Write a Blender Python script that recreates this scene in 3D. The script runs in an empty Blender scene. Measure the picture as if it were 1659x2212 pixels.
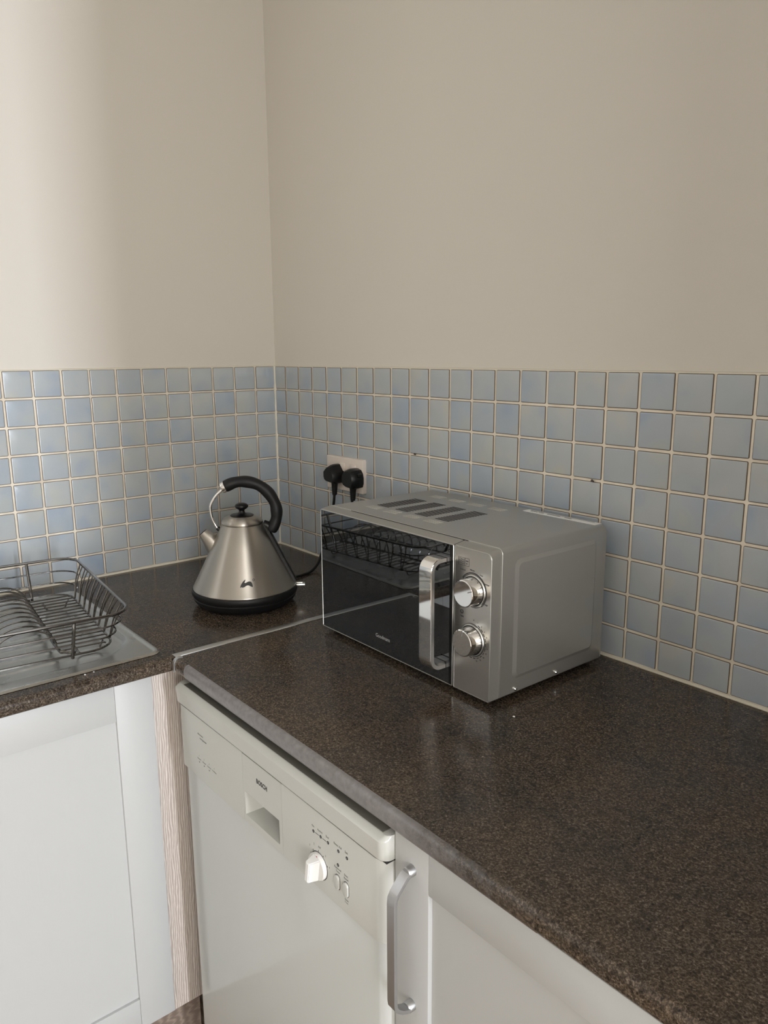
import bpy, bmesh, math, random
from mathutils import Vector, Matrix
random.seed(7)
PI = math.pi
scene = bpy.context.scene
COL = scene.collection

# ------------------------------------------------------------------ camera
cam_data = bpy.data.cameras.new('camera')
cam = bpy.data.objects.new('camera', cam_data)
COL.objects.link(cam)
FWD = Vector((-0.75718, 0.62086, -0.20300))
RGT = Vector((0.63507, 0.77243, -0.00633))
UPV = Vector((-0.15288, 0.13372, 0.97916))
M = Matrix(((RGT.x, UPV.x, -FWD.x, 1.82549), (RGT.y, UPV.y, -FWD.y, -1.11722),
            (RGT.z, UPV.z, -FWD.z, 1.42662), (0, 0, 0, 1)))
cam.matrix_world = M
cam_data.sensor_fit = 'VERTICAL'
cam_data.sensor_height = 24.0
cam_data.lens = 1652.3 / 2212 * 24.0
cam_data.clip_start = 0.02
scene.camera = cam

# ------------------------------------------------------------------ world, light, exposure
world = bpy.data.worlds.new('overcast_sky')
scene.world = world
world.use_nodes = True
bg = world.node_tree.nodes['Background']
bg.inputs['Color'].default_value = (0.80, 0.90, 1.0, 1)
bg.inputs['Strength'].default_value = 1.0
scene.view_settings.view_transform = 'Standard'
scene.view_settings.look = 'None'
scene.view_settings.exposure = 0.0
scene.view_settings.gamma = 1.0
scene.view_settings.use_curve_mapping = False

def area(name, loc, rot, sx, sy, power, color):
    d = bpy.data.lights.new(name, 'AREA')
    d.shape = 'RECTANGLE'; d.size = sx; d.size_y = sy
    d.energy = power; d.color = color
    o = bpy.data.objects.new(name, d); COL.objects.link(o)
    o.location = loc; o.rotation_euler = rot
    return o
# daylight through the three glazed openings of the room, all outside the frame:
# a slim one in the far wall, a window over the sink in the left wall, a window further along the far wall
area('daylight_slim_window', (4.96, -0.80, 1.20), (0, PI/2, 0), 2.0, 0.29, 112, (0.86, 0.915, 1.0))
area('daylight_sink_window', (0.04, -2.13, 1.95), (0, -PI/2, 0), 0.72, 1.45, 4, (1.0, 0.985, 0.96))
area('daylight_far_window', (4.96, -2.38, 1.55), (0, PI/2, 0), 1.2, 0.95, 72, (1.0, 0.985, 0.955))

# ------------------------------------------------------------------ node helpers
def new_mat(name):
    m = bpy.data.materials.new(name); m.use_nodes = True
    nt = m.node_tree; b = nt.nodes['Principled BSDF']
    return m, nt, b
def setin(node, **kw):
    for k, v in kw.items():
        k = k.replace('_', ' ')
        if k in node.inputs:
            s = node.inputs[k]
            if hasattr(s.default_value, '__len__') and not isinstance(v, (tuple, list)):
                v = (v, v, v, 1)
            if isinstance(v, (tuple, list)) and len(v) == 3 and len(s.default_value) == 4:
                v = (*v, 1)
            s.default_value = v
def simple(name, col, rough=0.5, metal=0.0, spec=0.5, **kw):
    m, nt, b = new_mat(name)
    setin(b, Base_Color=col, Roughness=rough, Metallic=metal, **{'Specular IOR Level': spec}, **kw)
    return m
def coords(nt, scale=(1, 1, 1), kind='Object', rot=(0, 0, 0)):
    tc = nt.nodes.new('ShaderNodeTexCoord'); mp = nt.nodes.new('ShaderNodeMapping')
    mp.inputs['Scale'].default_value = scale; mp.inputs['Rotation'].default_value = rot
    nt.links.new(tc.outputs[kind], mp.inputs['Vector'])
    return mp.outputs['Vector']
def noise(nt, vec, scale, detail=3, rough=0.55, dist=0.0):
    n = nt.nodes.new('ShaderNodeTexNoise')
    n.inputs['Scale'].default_value = scale; n.inputs['Detail'].default_value = detail
    n.inputs['Roughness'].default_value = rough; n.inputs['Distortion'].default_value = dist
    nt.links.new(vec, n.inputs['Vector']); return n
def ramp(nt, fac, stops, interp='LINEAR'):
    r = nt.nodes.new('ShaderNodeValToRGB'); r.color_ramp.interpolation = interp
    els = r.color_ramp.elements
    while len(els) < len(stops): els.new(0.5)
    for e, (p, c) in zip(els, stops):
        e.position = p; e.color = (*c, 1) if len(c) == 3 else c
    nt.links.new(fac, r.inputs['Fac']); return r.outputs['Color']
def mix(nt, fac, a, b, mode='MIX'):
    n = nt.nodes.new('ShaderNodeMix'); n.data_type = 'RGBA'; n.blend_type = mode
    for sock, v in ((n.inputs['Factor'], fac), (n.inputs['A'], a), (n.inputs['B'], b)):
        if hasattr(v, 'is_output'): nt.links.new(v, sock)
        else:
            sock.default_value = v if not isinstance(v, tuple) or len(v) == 4 else (*v, 1)
    # colour sockets share names with float ones: fetch by index
    return n
def mixc(nt, fac, a, b, mode='MIX'):
    n = nt.nodes.new('ShaderNodeMix'); n.data_type = 'RGBA'; n.blend_type = mode
    fs = n.inputs[0]; sa = n.inputs[6]; sb = n.inputs[7]
    for sock, v in ((fs, fac), (sa, a), (sb, b)):
        if hasattr(v, 'is_output'): nt.links.new(v, sock)
        elif isinstance(v, (int, float)): sock.default_value = v
        else: sock.default_value = (*v, 1) if len(v) == 3 else v
    return n.outputs[2]
def math_n(nt, op, a, b=None):
    n = nt.nodes.new('ShaderNodeMath'); n.operation = op
    for i, v in enumerate((a, b)):
        if v is None: continue
        if hasattr(v, 'is_output'): nt.links.new(v, n.inputs[i])
        else: n.inputs[i].default_value = v
    return n.outputs[0]
def bump(nt, b, height, strength=0.2, dist=0.001):
    n = nt.nodes.new('ShaderNodeBump'); n.inputs['Strength'].default_value = strength
    n.inputs['Distance'].default_value = dist
    nt.links.new(height, n.inputs['Height']); nt.links.new(n.outputs['Normal'], b.inputs['Normal'])

MAT = {}
# painted plaster
def mk_paint(name, col):
    m, nt, b = new_mat(name); v = coords(nt)
    n1 = noise(nt, v, 2.2, 2); n2 = noise(nt, v, 320, 3)
    c = mixc(nt, n1.outputs['Fac'], tuple(x*0.98 for x in col), col)
    nt.links.new(c, b.inputs['Base Color']); setin(b, Roughness=0.62)
    b.inputs['Specular IOR Level'].default_value = 0.25
    bump(nt, b, n2.outputs['Fac'], 0.12, 0.0008); return m
MAT['paint'] = mk_paint('cream_wall_paint', (0.655, 0.617, 0.555))
MAT['ceiling'] = mk_paint('white_ceiling_paint', (0.80, 0.79, 0.76))
# glazed mosaic tile
m, nt, b = new_mat('glazed_blue_grey_tile')
oi = nt.nodes.new('ShaderNodeObjectInfo')
tcn = nt.nodes.new('ShaderNodeTexCoord')
add = nt.nodes.new('ShaderNodeVectorMath'); add.operation = 'MULTIPLY_ADD'
cmb = nt.nodes.new('ShaderNodeCombineXYZ')
for i, k in enumerate((13.7, 29.3, 7.1)):
    nt.links.new(math_n(nt, 'MULTIPLY', oi.outputs['Random'], k), cmb.inputs[i])
nt.links.new(tcn.outputs['Object'], add.inputs[0]); add.inputs[1].default_value = (1, 1, 1)
nt.links.new(cmb.outputs[0], add.inputs[2])
n1 = noise(nt, add.outputs[0], 17, 1.0, 0.4)
n2 = noise(nt, add.outputs[0], 500, 2)
cA = ramp(nt, n1.outputs['Fac'], [(0.26, (0.36, 0.405, 0.465)), (0.40, (0.405, 0.44, 0.465)), (0.60, (0.43, 0.455, 0.465)), (0.76, (0.46, 0.472, 0.44))])
tint = ramp(nt, oi.outputs['Random'], [(0.0, (0.92, 0.96, 1.02)), (0.25, (1.0, 1.0, 1.0)), (0.6, (1.03, 1.02, 1.0)), (0.85, (0.96, 0.98, 1.01)), (1.0, (0.88, 0.93, 1.01))])
cB = mixc(nt, 1.0, cA, tint, 'MULTIPLY')
nt.links.new(cB, b.inputs['Base Color']); setin(b, Roughness=0.16)
n3 = noise(nt, add.outputs[0], 40, 1)
bump(nt, b, n3.outputs['Fac'], 0.25, 0.0010)
MAT['tile'] = m
MAT['tile_edge'] = simple('tile_edge_brown', (0.13, 0.095, 0.065), 0.7)  # dark brown side faces that outline each tile
m, nt, b = new_mat('cream_grout'); v = coords(nt)
n1 = noise(nt, v, 18, 3); n2 = noise(nt, v, 400, 3)
c = ramp(nt, n1.outputs['Fac'], [(0.3, (0.66, 0.58, 0.47)), (0.6, (0.80, 0.73, 0.61))])
nt.links.new(c, b.inputs['Base Color']); setin(b, Roughness=0.8); bump(nt, b, n2.outputs['Fac'], 0.3, 0.0006)
MAT['grout'] = m
MAT['sealant'] = simple('cream_sealant', (0.68, 0.63, 0.52), 0.45)
# granite laminate
def granite_color(nt, v):
    nA = noise(nt, v, 360, 4, 0.66, 0.7)
    nB = noise(nt, v, 9, 3, 0.6, 0.4)
    nC = noise(nt, v, 120, 3, 0.6, 1.2)
    base = ramp(nt, nA.outputs['Fac'], [(0.32, (0.012, 0.009, 0.007)), (0.46, (0.042, 0.033, 0.024)), (0.56, (0.084, 0.068, 0.052)), (0.66, (0.15, 0.128, 0.104)), (0.78, (0.30, 0.265, 0.225))])
    dk = ramp(nt, nC.outputs['Fac'], [(0.36, (0.40, 0.38, 0.38)), (0.55, (1.05, 1.03, 1.0))])
    c1 = mixc(nt, 0.85, base, dk, 'MULTIPLY')
    blot = ramp(nt, nB.outputs['Fac'], [(0.28, (0.62, 0.66, 0.76)), (0.44, (0.95, 0.95, 0.98)), (0.68, (1.18, 1.10, 1.02))])
    blot = mixc(nt, 1.0, blot, (1.20, 1.19, 1.18), 'MULTIPLY')
    return mixc(nt, 1.0, c1, blot, 'MULTIPLY'), nA
m, nt, b = new_mat('brown_granite_laminate'); v = coords(nt)
c, nA = granite_color(nt, v)
nt.links.new(c, b.inputs['Base Color']); setin(b, Roughness=0.19); b.inputs['Specular IOR Level'].default_value = 0.38
bump(nt, b, nA.outputs['Fac'], 0.05, 0.0004)
MAT['granite'] = m
# grey front edge that breaks up into the granite towards its end
m, nt, b = new_mat('grey_front_edge'); v = coords(nt)
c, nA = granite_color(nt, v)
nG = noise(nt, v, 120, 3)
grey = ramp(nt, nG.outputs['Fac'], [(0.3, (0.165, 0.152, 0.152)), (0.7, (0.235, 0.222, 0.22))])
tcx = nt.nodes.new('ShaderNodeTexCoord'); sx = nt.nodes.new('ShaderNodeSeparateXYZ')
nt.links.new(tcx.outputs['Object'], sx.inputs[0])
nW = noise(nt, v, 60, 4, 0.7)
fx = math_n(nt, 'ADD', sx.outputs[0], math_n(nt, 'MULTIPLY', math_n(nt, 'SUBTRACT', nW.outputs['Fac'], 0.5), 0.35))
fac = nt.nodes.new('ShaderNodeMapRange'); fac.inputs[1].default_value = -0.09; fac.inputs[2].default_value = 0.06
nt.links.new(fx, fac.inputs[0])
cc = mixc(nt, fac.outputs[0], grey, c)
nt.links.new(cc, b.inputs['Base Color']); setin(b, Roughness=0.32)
MAT['grey_edge'] = m
# metals
def brushed(name, col, rough, stretch, axis_scale, strength=0.06, aniso=0.0):
    m, nt, b = new_mat(name); v = coords(nt, axis_scale)
    n = noise(nt, v, stretch, 3)
    r = ramp(nt, n.outputs['Fac'], [(0.3, (rough*0.8,)*3), (0.7, (rough*1.25,)*3)])
    nt.links.new(r, b.inputs['Roughness']); setin(b, Base_Color=col, Metallic=1.0)
    b.inputs['Anisotropic'].default_value = aniso
    bump(nt, b, n.outputs['Fac'], strength, 0.0004); return m
m, nt, b = new_mat('brushed_kettle_steel'); v = coords(nt, (1, 1, 40))
n = noise(nt, v, 30, 2)
r = ramp(nt, n.outputs['Fac'], [(0.3, (0.37,)*3), (0.7, (0.40,)*3)])
nt.links.new(r, b.inputs['Roughness']); setin(b, Base_Color=(0.47, 0.44, 0.395), Metallic=1.0)
tg = nt.nodes.new('ShaderNodeTangent'); tg.direction_type = 'RADIAL'; tg.axis = 'Z'
nt.links.new(tg.outputs[0], b.inputs['Tangent']); b.inputs['Anisotropic'].default_value = 0.85
b.inputs['Anisotropic Rotation'].default_value = 0.25
MAT['kettle_steel'] = m
MAT['panel_steel'] = simple('brushed_panel_steel', (0.60, 0.58, 0.545), 0.30, 1.0)
MAT['sink_steel'] = brushed('satin_sink_steel', (0.52, 0.515, 0.485), 0.27, 8, (1, 1, 1), 0.0)
MAT['chrome'] = simple('chrome', (0.80, 0.80, 0.79), 0.05, 1.0)
MAT['satin'] = simple('satin_aluminium', (0.50, 0.50, 0.505), 0.40, 1.0)
MAT['strip'] = simple('aluminium_strip', (0.62, 0.62, 0.60), 0.38, 1.0)
MAT['rack_wire'] = simple('dark_chrome_wire', (0.19, 0.185, 0.18), 0.13, 1.0)
MAT['trim_silver'] = simple('silver_trim', (0.70, 0.70, 0.67), 0.3, 1.0)
m, nt, b = new_mat('silver_grey_lacquer'); v = coords(nt)
n1 = noise(nt, v, 900, 2)
setin(b, Base_Color=(0.43, 0.425, 0.405), Roughness=0.33, Metallic=0.65); b.inputs['Coat Weight'].default_value = 0.25
b.inputs['Coat Roughness'].default_value = 0.12
bump(nt, b, n1.outputs['Fac'], 0.04, 0.0003); MAT['mw_body'] = m
MAT['mw_front'] = simple('silver_front_plastic', (0.36, 0.355, 0.335), 0.32, 0.45)
MAT['mw_emboss'] = simple('silver_lacquer_rib', (0.45, 0.44, 0.40), 0.35, 0.2)
MAT['mirror_glass'] = simple('dark_mirror_glass', (0.165, 0.17, 0.175), 0.02, 1.0)
MAT['black'] = simple('black_plastic', (0.005, 0.005, 0.0055), 0.36, 0, 0.35)
MAT['black_soft'] = simple('black_rubber', (0.006, 0.006, 0.0065), 0.5, 0, 0.35)
MAT['black_void'] = simple('black_slot', (0.004, 0.004, 0.004), 0.9)
MAT['print_dark'] = simple('dark_print', (0.04, 0.04, 0.04), 0.6)
MAT['print_grey'] = simple('grey_print', (0.20, 0.20, 0.19), 0.6)
MAT['print_logo'] = simple('silver_grey_print', (0.42, 0.42, 0.42), 0.4)
MAT['label_white'] = simple('white_sticker', (0.88, 0.88, 0.86), 0.5)
MAT['socket'] = simple('warm_white_plastic', (0.72, 0.64, 0.57), 0.35)
MAT['appliance'] = simple('ivory_appliance_enamel', (0.525, 0.525, 0.49), 0.20, 0, 0.5)
MAT['appliance_lower'] = simple('white_appliance_enamel', (0.55, 0.565, 0.55), 0.10, 0, 0.5)
MAT['knob_white'] = simple('white_knob_plastic', (0.80, 0.79, 0.77), 0.25)
MAT['red'] = simple('red_mark', (0.35, 0.02, 0.03), 0.5)
MAT['top_inset'] = simple('slot_shade_grey', (0.10, 0.095, 0.08), 0.6)  # shade of the slot below the worktop, put into the inset colour
MAT['dark_gap'] = simple('dark_gap', (0.02, 0.018, 0.016), 0.8)
MAT['bright_steel'] = simple('bright_screw_steel', (0.75, 0.75, 0.74), 0.15, 1.0)
MAT['nail'] = simple('rusty_nail', (0.06, 0.045, 0.035), 0.6)
MAT['upvc'] = simple('white_window_frame', (0.8, 0.8, 0.8), 0.3)
# cabinet door (white foil, faint vertical grain)
m, nt, b = new_mat('white_woodgrain_foil'); v = coords(nt, (1, 1, 0.05))
n1 = noise(nt, v, 420, 3); n2 = noise(nt, v, 90, 2, 0.5, 0.3)
setin(b, Base_Color=(0.475, 0.48, 0.475), Roughness=0.42)
hh = math_n(nt, 'ADD', n1.outputs['Fac'], math_n(nt, 'MULTIPLY', n2.outputs['Fac'], 1.5))
bump(nt, b, hh, 0.12, 0.0006); MAT['cab_white'] = m
# limed oak
def mk_oak(name, dark, light, scl, ws=70, tilt=0.0):
    m, nt, b = new_mat(name)
    v = coords(nt, scl, 'Object', (tilt, 0, 0))
    w = nt.nodes.new('ShaderNodeTexWave'); w.wave_type = 'BANDS'; w.bands_direction = 'Y'
    w.inputs['Scale'].default_value = ws; w.inputs['Distortion'].default_value = 7.0
    w.inputs['Detail'].default_value = 2.5; w.inputs['Detail Scale'].default_value = 1.1
    nt.links.new(v, w.inputs['Vector'])
    fine = noise(nt, v, 420, 3)
    s_ = math_n(nt, 'ADD', math_n(nt, 'MULTIPLY', w.outputs['Fac'], 0.7), math_n(nt, 'MULTIPLY', fine.outputs['Fac'], 0.35))
    c = ramp(nt, s_, [(0.20, dark), (0.66, tuple(a*0.6+c_*0.4 for a, c_ in zip(dark, light))), (0.90, light)])
    nt.links.new(c, b.inputs['Base Color']); setin(b, Roughness=0.5)
    bump(nt, b, s_, 0.15, 0.0006); return m
MAT['oak'] = mk_oak('limed_oak', (0.43, 0.36, 0.315), (0.74, 0.67, 0.61), (1, 1, 0.20), 75, 0.10)
MAT['oak_dark'] = mk_oak('brown_oak_plinth', (0.20, 0.15, 0.12), (0.33, 0.26, 0.21), (1, 0.16, 1), 90)
MAT['floor'] = mk_oak('oak_floor', (0.22, 0.16, 0.11), (0.38, 0.29, 0.21), (0.2, 1, 1), 30)
m, nt, b = new_mat('window_glass')
setin(b, Base_Color=(1, 1, 1), Roughness=0.0); b.inputs['Transmission Weight'].default_value = 1.0
MAT['pane'] = m

# ------------------------------------------------------------------ mesh helpers
class MB:
    def __init__(s): s.bm = bmesh.new(); s.bm_mats = False
    def _tag(s, faces, mi):
        for f in faces: f.material_index = mi
    def box(s, x0, x1, y0, y1, z0, z1, bev=0.0, seg=2, mi=0):
        bm = bmesh.new()
        bmesh.ops.create_cube(bm, size=1.0)
        for v in bm.verts:
            v.co = Vector(((x0+x1)/2 + v.co.x*(x1-x0), (y0+y1)/2 + v.co.y*(y1-y0), (z0+z1)/2 + v.co.z*(z1-z0)))
        if bev > 0:
            bmesh.ops.bevel(bm, geom=bm.edges[:], offset=bev, segments=seg, affect='EDGES', profile=0.5)
        s.merge(bm, mi); return s
    def merge(s, bm, mi=0, mat=None):
        if mat is not None: bm.transform(mat)
        bmesh.ops.recalc_face_normals(bm, faces=bm.faces[:])
        vm = {}
        for v in bm.verts: vm[v] = s.bm.verts.new(v.co)
        for f in bm.faces:
            try:
                nf = s.bm.faces.new([vm[v] for v in f.verts]); nf.material_index = mi; nf.smooth = True
            except ValueError: pass
        bm.free(); return s
    def prism(s, poly, to3, d0, d1, bev=0.0, seg=2, mi=0, bev_faces=None):
        """poly: list of 2D points, to3(a,b,d) -> 3D; extruded from d0 to d1"""
        bm = bmesh.new()
        A = [bm.verts.new(to3(a, b_, d0)) for a, b_ in poly]
        B = [bm.verts.new(to3(a, b_, d1)) for a, b_ in poly]
        n = len(poly)
        bm.faces.new(A); fB = bm.faces.new(B)
        for i in range(n): bm.faces.new((A[i], A[(i+1) % n], B[(i+1) % n], B[i]))
        if bev > 0:
            edges = [e for e in fB.edges]
            bmesh.ops.bevel(bm, geom=edges, offset=bev, segments=seg, affect='EDGES', profile=0.5)
        s.merge(bm, mi); return s
    def lathe(s, prof, n=48, axis_pt=(0, 0, 0), axis='Z', mi=0, cap0=False, cap1=False):
        bm = bmesh.new(); rings = []
        for r, z in prof:
            ring = []
            for i in range(n):
                a = 2*PI*i/n; x, y = r*math.cos(a), r*math.sin(a)
                if axis == 'Z': p = (axis_pt[0]+x, axis_pt[1]+y, axis_pt[2]+z)
                elif axis == 'Y': p = (axis_pt[0]+x, axis_pt[1]+z, axis_pt[2]+y)
                else: p = (axis_pt[0]+z, axis_pt[1]+x, axis_pt[2]+y)
                ring.append(bm.verts.new(p))
            rings.append(ring)
        for a, b_ in zip(rings, rings[1:]):
            for i in range(n): bm.faces.new((a[i], a[(i+1) % n], b_[(i+1) % n], b_[i]))
        if cap0: bm.faces.new(rings[0])
        if cap1: bm.faces.new(rings[-1])
        s.merge(bm, mi); return s
    def tube(s, pts, r, n=8, closed=False, mi=0, up=None):
        pts = [Vector(p) for p in pts]; N = len(pts)
        rr = r if isinstance(r, (list, tuple)) else [r]*N
        bm = bmesh.new(); rings = []
        prev = None
        for i, p in enumerate(pts):
            if closed: t = pts[(i+1) % N] - pts[i-1]
            else: t = pts[min(i+1, N-1)] - pts[max(i-1, 0)]
            t.normalize()
            if prev is None:
                u = Vector((0, 0, 1)) if abs(t.z) < 0.9 else Vector((1, 0, 0))
            else: u = prev
            u = (u - t*u.dot(t)).normalized(); prev = u
            w = t.cross(u)
            rings.append([bm.verts.new(p + (u*math.cos(2*PI*k/n) + w*math.sin(2*PI*k/n))*rr[i]) for k in range(n)])
        rng = range(N) if closed else range(N-1)
        for i in rng:
            a, b_ = rings[i], rings[(i+1) % N]
            for k in range(n): bm.faces.new((a[k], a[(k+1) % n], b_[(k+1) % n], b_[k]))
        if not closed: bm.faces.new(rings[0]); bm.faces.new(rings[-1])
        s.merge(bm, mi); return s
    def sweep(s, pts, sect, side, mi=0):
        """flat sweep: section (a along side, b along path normal) along pts"""
        pts = [Vector(p) for p in pts]; side = Vector(side); N = len(pts)
        bm = bmesh.new(); rings = []
        for i, p in enumerate(pts):
            t = (pts[min(i+1, N-1)] - pts[max(i-1, 0)]).normalized()
            nrm = side.cross(t).normalized()
            rings.append([bm.verts.new(p + side*a + nrm*b_) for a, b_ in sect])
        k = len(sect)
        for a, b_ in zip(rings, rings[1:]):
            for i in range(k): bm.faces.new((a[i], a[(i+1) % k], b_[(i+1) % k], b_[i]))
        bm.faces.new(rings[0]); bm.faces.new(rings[-1])
        s.merge(bm, mi); return s
    def build(s, name, mats, parent=None, off=None, smooth=True, angle=35):
        me = bpy.data.meshes.new(name)
        if off is not None: bmesh.ops.translate(s.bm, verts=s.bm.verts[:], vec=-Vector(off))
        s.bm.to_mesh(me); s.bm.free()
        for m_ in (mats if isinstance(mats, (list, tuple)) else [mats]): me.materials.append(MAT[m_] if isinstance(m_, str) else m_)
        if smooth:
            me.shade_smooth() if hasattr(me, 'shade_smooth') else None
            me.set_sharp_from_angle(angle=math.radians(angle))
        else:
            for p in me.polygons: p.use_smooth = False
        o = bpy.data.objects.new(name, me); COL.objects.link(o)
        if parent is not None: o.parent = parent
        return o

def thing(name, label, cat, loc=(0, 0, 0), rz=0.0, group=None):
    o = bpy.data.objects.new(name, None); COL.objects.link(o)
    o.empty_display_size = 0.05; o.location = loc; o.rotation_euler = (0, 0, rz)
    o['label'] = label; o['category'] = cat
    if group: o['group'] = group
    return o
def tag(o, label, cat, group=None):
    o['label'] = label; o['category'] = cat
    if group: o['group'] = group
    return o
def struct(o):
    o['kind'] = 'structure'; return o
def arc2(cx, cy, r, a0, a1, n):
    return [(cx + r*math.cos(math.radians(a0 + (a1-a0)*i/n)), cy + r*math.sin(math.radians(a0 + (a1-a0)*i/n))) for i in range(n+1)]
def rrect(x0, x1, y0, y1, r, n=5):
    if not isinstance(r, (list, tuple)): r = [r]*4      # bl, br, tr, tl
    P = []
    for (cx, cy, a0, rr) in ((x0+r[0], y0+r[0], 180, r[0]), (x1-r[1], y0+r[1], 270, r[1]), (x1-r[2], y1-r[2], 0, r[2]), (x0+r[3], y1-r[3], 90, r[3])):
        if rr < 1e-6: P.append((cx, cy))
        else: P += arc2(cx, cy, rr, a0, a0+90, n)
    return P
XZ = lambda a, b_, d: (a, d, b_)          # face plane x-z, depth along y
XY = lambda a, b_, d: (a, b_, d)
YZ = lambda a, b_, d: (d, a, b_)
def catmull(pts, k=8):
    pts = [Vector(p) for p in pts]; out = []
    P = [pts[0]*2-pts[1]] + pts + [pts[-1]*2-pts[-2]]
    for i in range(1, len(P)-2):
        p0, p1, p2, p3 = P[i-1:i+3]
        for j in range(k):
            t = j/k
            out.append(0.5*((2*p1) + (p2-p0)*t + (2*p0-5*p1+4*p2-p3)*t*t + (3*p1-p0-3*p2+p3)*t**3))
    out.append(pts[-1]); return out
_fc = {}
def text_mesh(body, size, align='CENTER', extrude=0.00006, spacing=1.0, bold=0.0):
    cu = bpy.data.curves.new('txt', 'FONT'); cu.body = body; cu.size = size
    cu.align_x = align; cu.align_y = 'CENTER'; cu.extrude = extrude; cu.space_character = spacing
    cu.resolution_u = 3; cu.offset = bold
    o = bpy.data.objects.new('txt', cu); COL.objects.link(o)
    dg = bpy.context.evaluated_depsgraph_get()
    me = bpy.data.meshes.new_from_object(o.evaluated_get(dg))
    bpy.data.objects.remove(o); bpy.data.curves.remove(cu)
    return me
def text_front(name, body, x, z, y, size, mat, parent, off=(0, 0, 0), align='CENTER', sx=1.0, roty=0.0, spacing=1.0, bold=0.0):
    """lettering on a face that looks towards -y"""
    me = text_mesh(body, size, align, spacing=spacing, bold=bold); me.materials.clear(); me.materials.append(MAT[mat])
    me.transform(Matrix.Diagonal((sx, 1, 1, 1))); me.transform(Matrix.Rotation(PI/2, 4, 'X'))
    me.transform(Matrix.Rotation(roty, 4, 'Y'))
    me.transform(Matrix.Translation(Vector((x, y, z)) - Vector(off)))
    o = bpy.data.objects.new(name, me); COL.objects.link(o); o.parent = parent
    return o

# ------------------------------------------------------------------ room shell
RX, RY, RZ = 5.0, -3.2, 2.5
WT = 0.9                       # worktop height
S = 0.0625                     # tile pitch
ZTOP = 1.3945                  # upper edge of the tiling
o = MB().box(-0.12, RX+0.12, RY-0.12, 0.12, -0.10, 0.0).build('floor', 'floor'); struct(o)
o = MB().box(-0.12, RX+0.12, RY-0.12, 0.12, RZ, RZ+0.1).build('ceiling', 'ceiling'); struct(o)
wall_right = struct(MB().box(-0.12, RX+0.12, 0.0, 0.12, 0, RZ).build('wall_right', 'paint'))
def wall_holes(name, axis, pos, a0, a1, holes):
    """wall of thickness 0.12 with rectangular openings (a0, a1, z0, z1) sorted along a"""
    mb = MB(); sg = 0.12
    def seg(p0, p1, q0, q1):
        if axis == 'x': mb.box(pos, pos+sg, p0, p1, q0, q1)
        elif axis == '-x': mb.box(pos-sg, pos, p0, p1, q0, q1)
        else: mb.box(p0, p1, pos-sg, pos, q0, q1)
    c = a0
    for h0, h1, z0, z1 in holes:
        seg(c, h0, 0, RZ); seg(h0, h1, 0, z0); seg(h0, h1, z1, RZ); c = h1
    seg(c, a1, 0, RZ)
    return struct(mb.build(name, 'paint'))
wall_left = wall_holes('wall_left', '-x', 0.0, RY-0.12, 0.0, [(-2.89, -1.37, 1.55, 2.35)])
wall_holes('wall_far', 'x', RX, RY, 0.0, [(-2.90, -1.86, 0.90, 2.20), (-0.97, -0.63, 0.15, 2.25)])
wall_holes('wall_back', 'y', RY, 0.0, RX, [])
struct(MB().box(2.02, 2.12, -0.625, 0.0, 0, RZ).build('unseen_shade_panel', 'oak_dark'))  # unseen panel added to block window light; dark oak keeps its bounce low
def window(name, axis, pos, a0, a1, z0, z1):
    w = bpy.data.objects.new(name, None); COL.objects.link(w); struct(w)
    f = MB(); t = 0.05
    for (p0, p1, q0, q1) in ((a0, a0+t, z0, z1), (a1-t, a1, z0, z1), (a0+t, a1-t, z0, z0+t), (a0+t, a1-t, z1-t, z1)):
        if axis == '-x': f.box(pos-0.09, pos-0.04, p0, p1, q0, q1, 0.004)
        elif axis == 'x': f.box(pos+0.04, pos+0.09, p0, p1, q0, q1, 0.004)
        else: f.box(p0, p1, pos-0.09, pos-0.04, q0, q1, 0.004)
    f.build('window_frame', 'upvc', w)
    g = MB()
    if axis == '-x': g.box(pos-0.066, pos-0.062, a0+t, a1-t, z0+t, z1-t)
    elif axis == 'x': g.box(pos+0.062, pos+0.066, a0+t, a1-t, z0+t, z1-t)
    else: g.box(a0+t, a1-t, pos-0.066, pos-0.062, z0+t, z1-t)
    g.build('pane', 'pane', w)
window('window_1', 'x', RX, -0.97, -0.63, 0.15, 2.25)
window('window_2', '-x', 0.0, -2.89, -1.37, 1.55, 2.35)
window('window_3', 'x', RX, -2.90, -1.86, 0.90, 2.20)

# ---- tiled splashback: every tile its own part of the wall it is fixed to
TG = 0.0040                    # joint width
TP = 0.0058                    # tile face stands this far off the plaster
def tile_mesh(w, h):
    """plate facing -y, centred; slot 0 glaze, slot 1 dark brown edge"""
    bm = bmesh.new()
    r = 0.0022; e = 0.0010
    lo = rrect(-w/2, w/2, -h/2, h/2, r, 2); hi = rrect(-w/2+e, w/2-e, -h/2+e, h/2-e, r-e, 2)
    hi2 = rrect(-w/2+2.6*e, w/2-2.6*e, -h/2+2.6*e, h/2-2.6*e, 0.0012, 2)
    A = [bm.verts.new((x, 0.0, z)) for x, z in lo]
    A2 = [bm.verts.new((x, -(TP-0.0012), z)) for x, z in lo]
    B = [bm.verts.new((x, -(TP-0.0003), z)) for x, z in hi]
    D = [bm.verts.new((x, -TP, z)) for x, z in hi2]
    n = len(lo)
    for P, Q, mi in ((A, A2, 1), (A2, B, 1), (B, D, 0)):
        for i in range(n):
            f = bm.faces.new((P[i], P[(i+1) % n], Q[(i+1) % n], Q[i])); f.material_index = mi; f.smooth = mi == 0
    f = bm.faces.new(D); f.smooth = True
    bmesh.ops.recalc_face_normals(bm, faces=bm.faces[:])
    me = bpy.data.meshes.new('tile'); bm.to_mesh(me); bm.free()
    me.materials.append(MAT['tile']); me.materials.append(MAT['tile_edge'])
    return me
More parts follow.
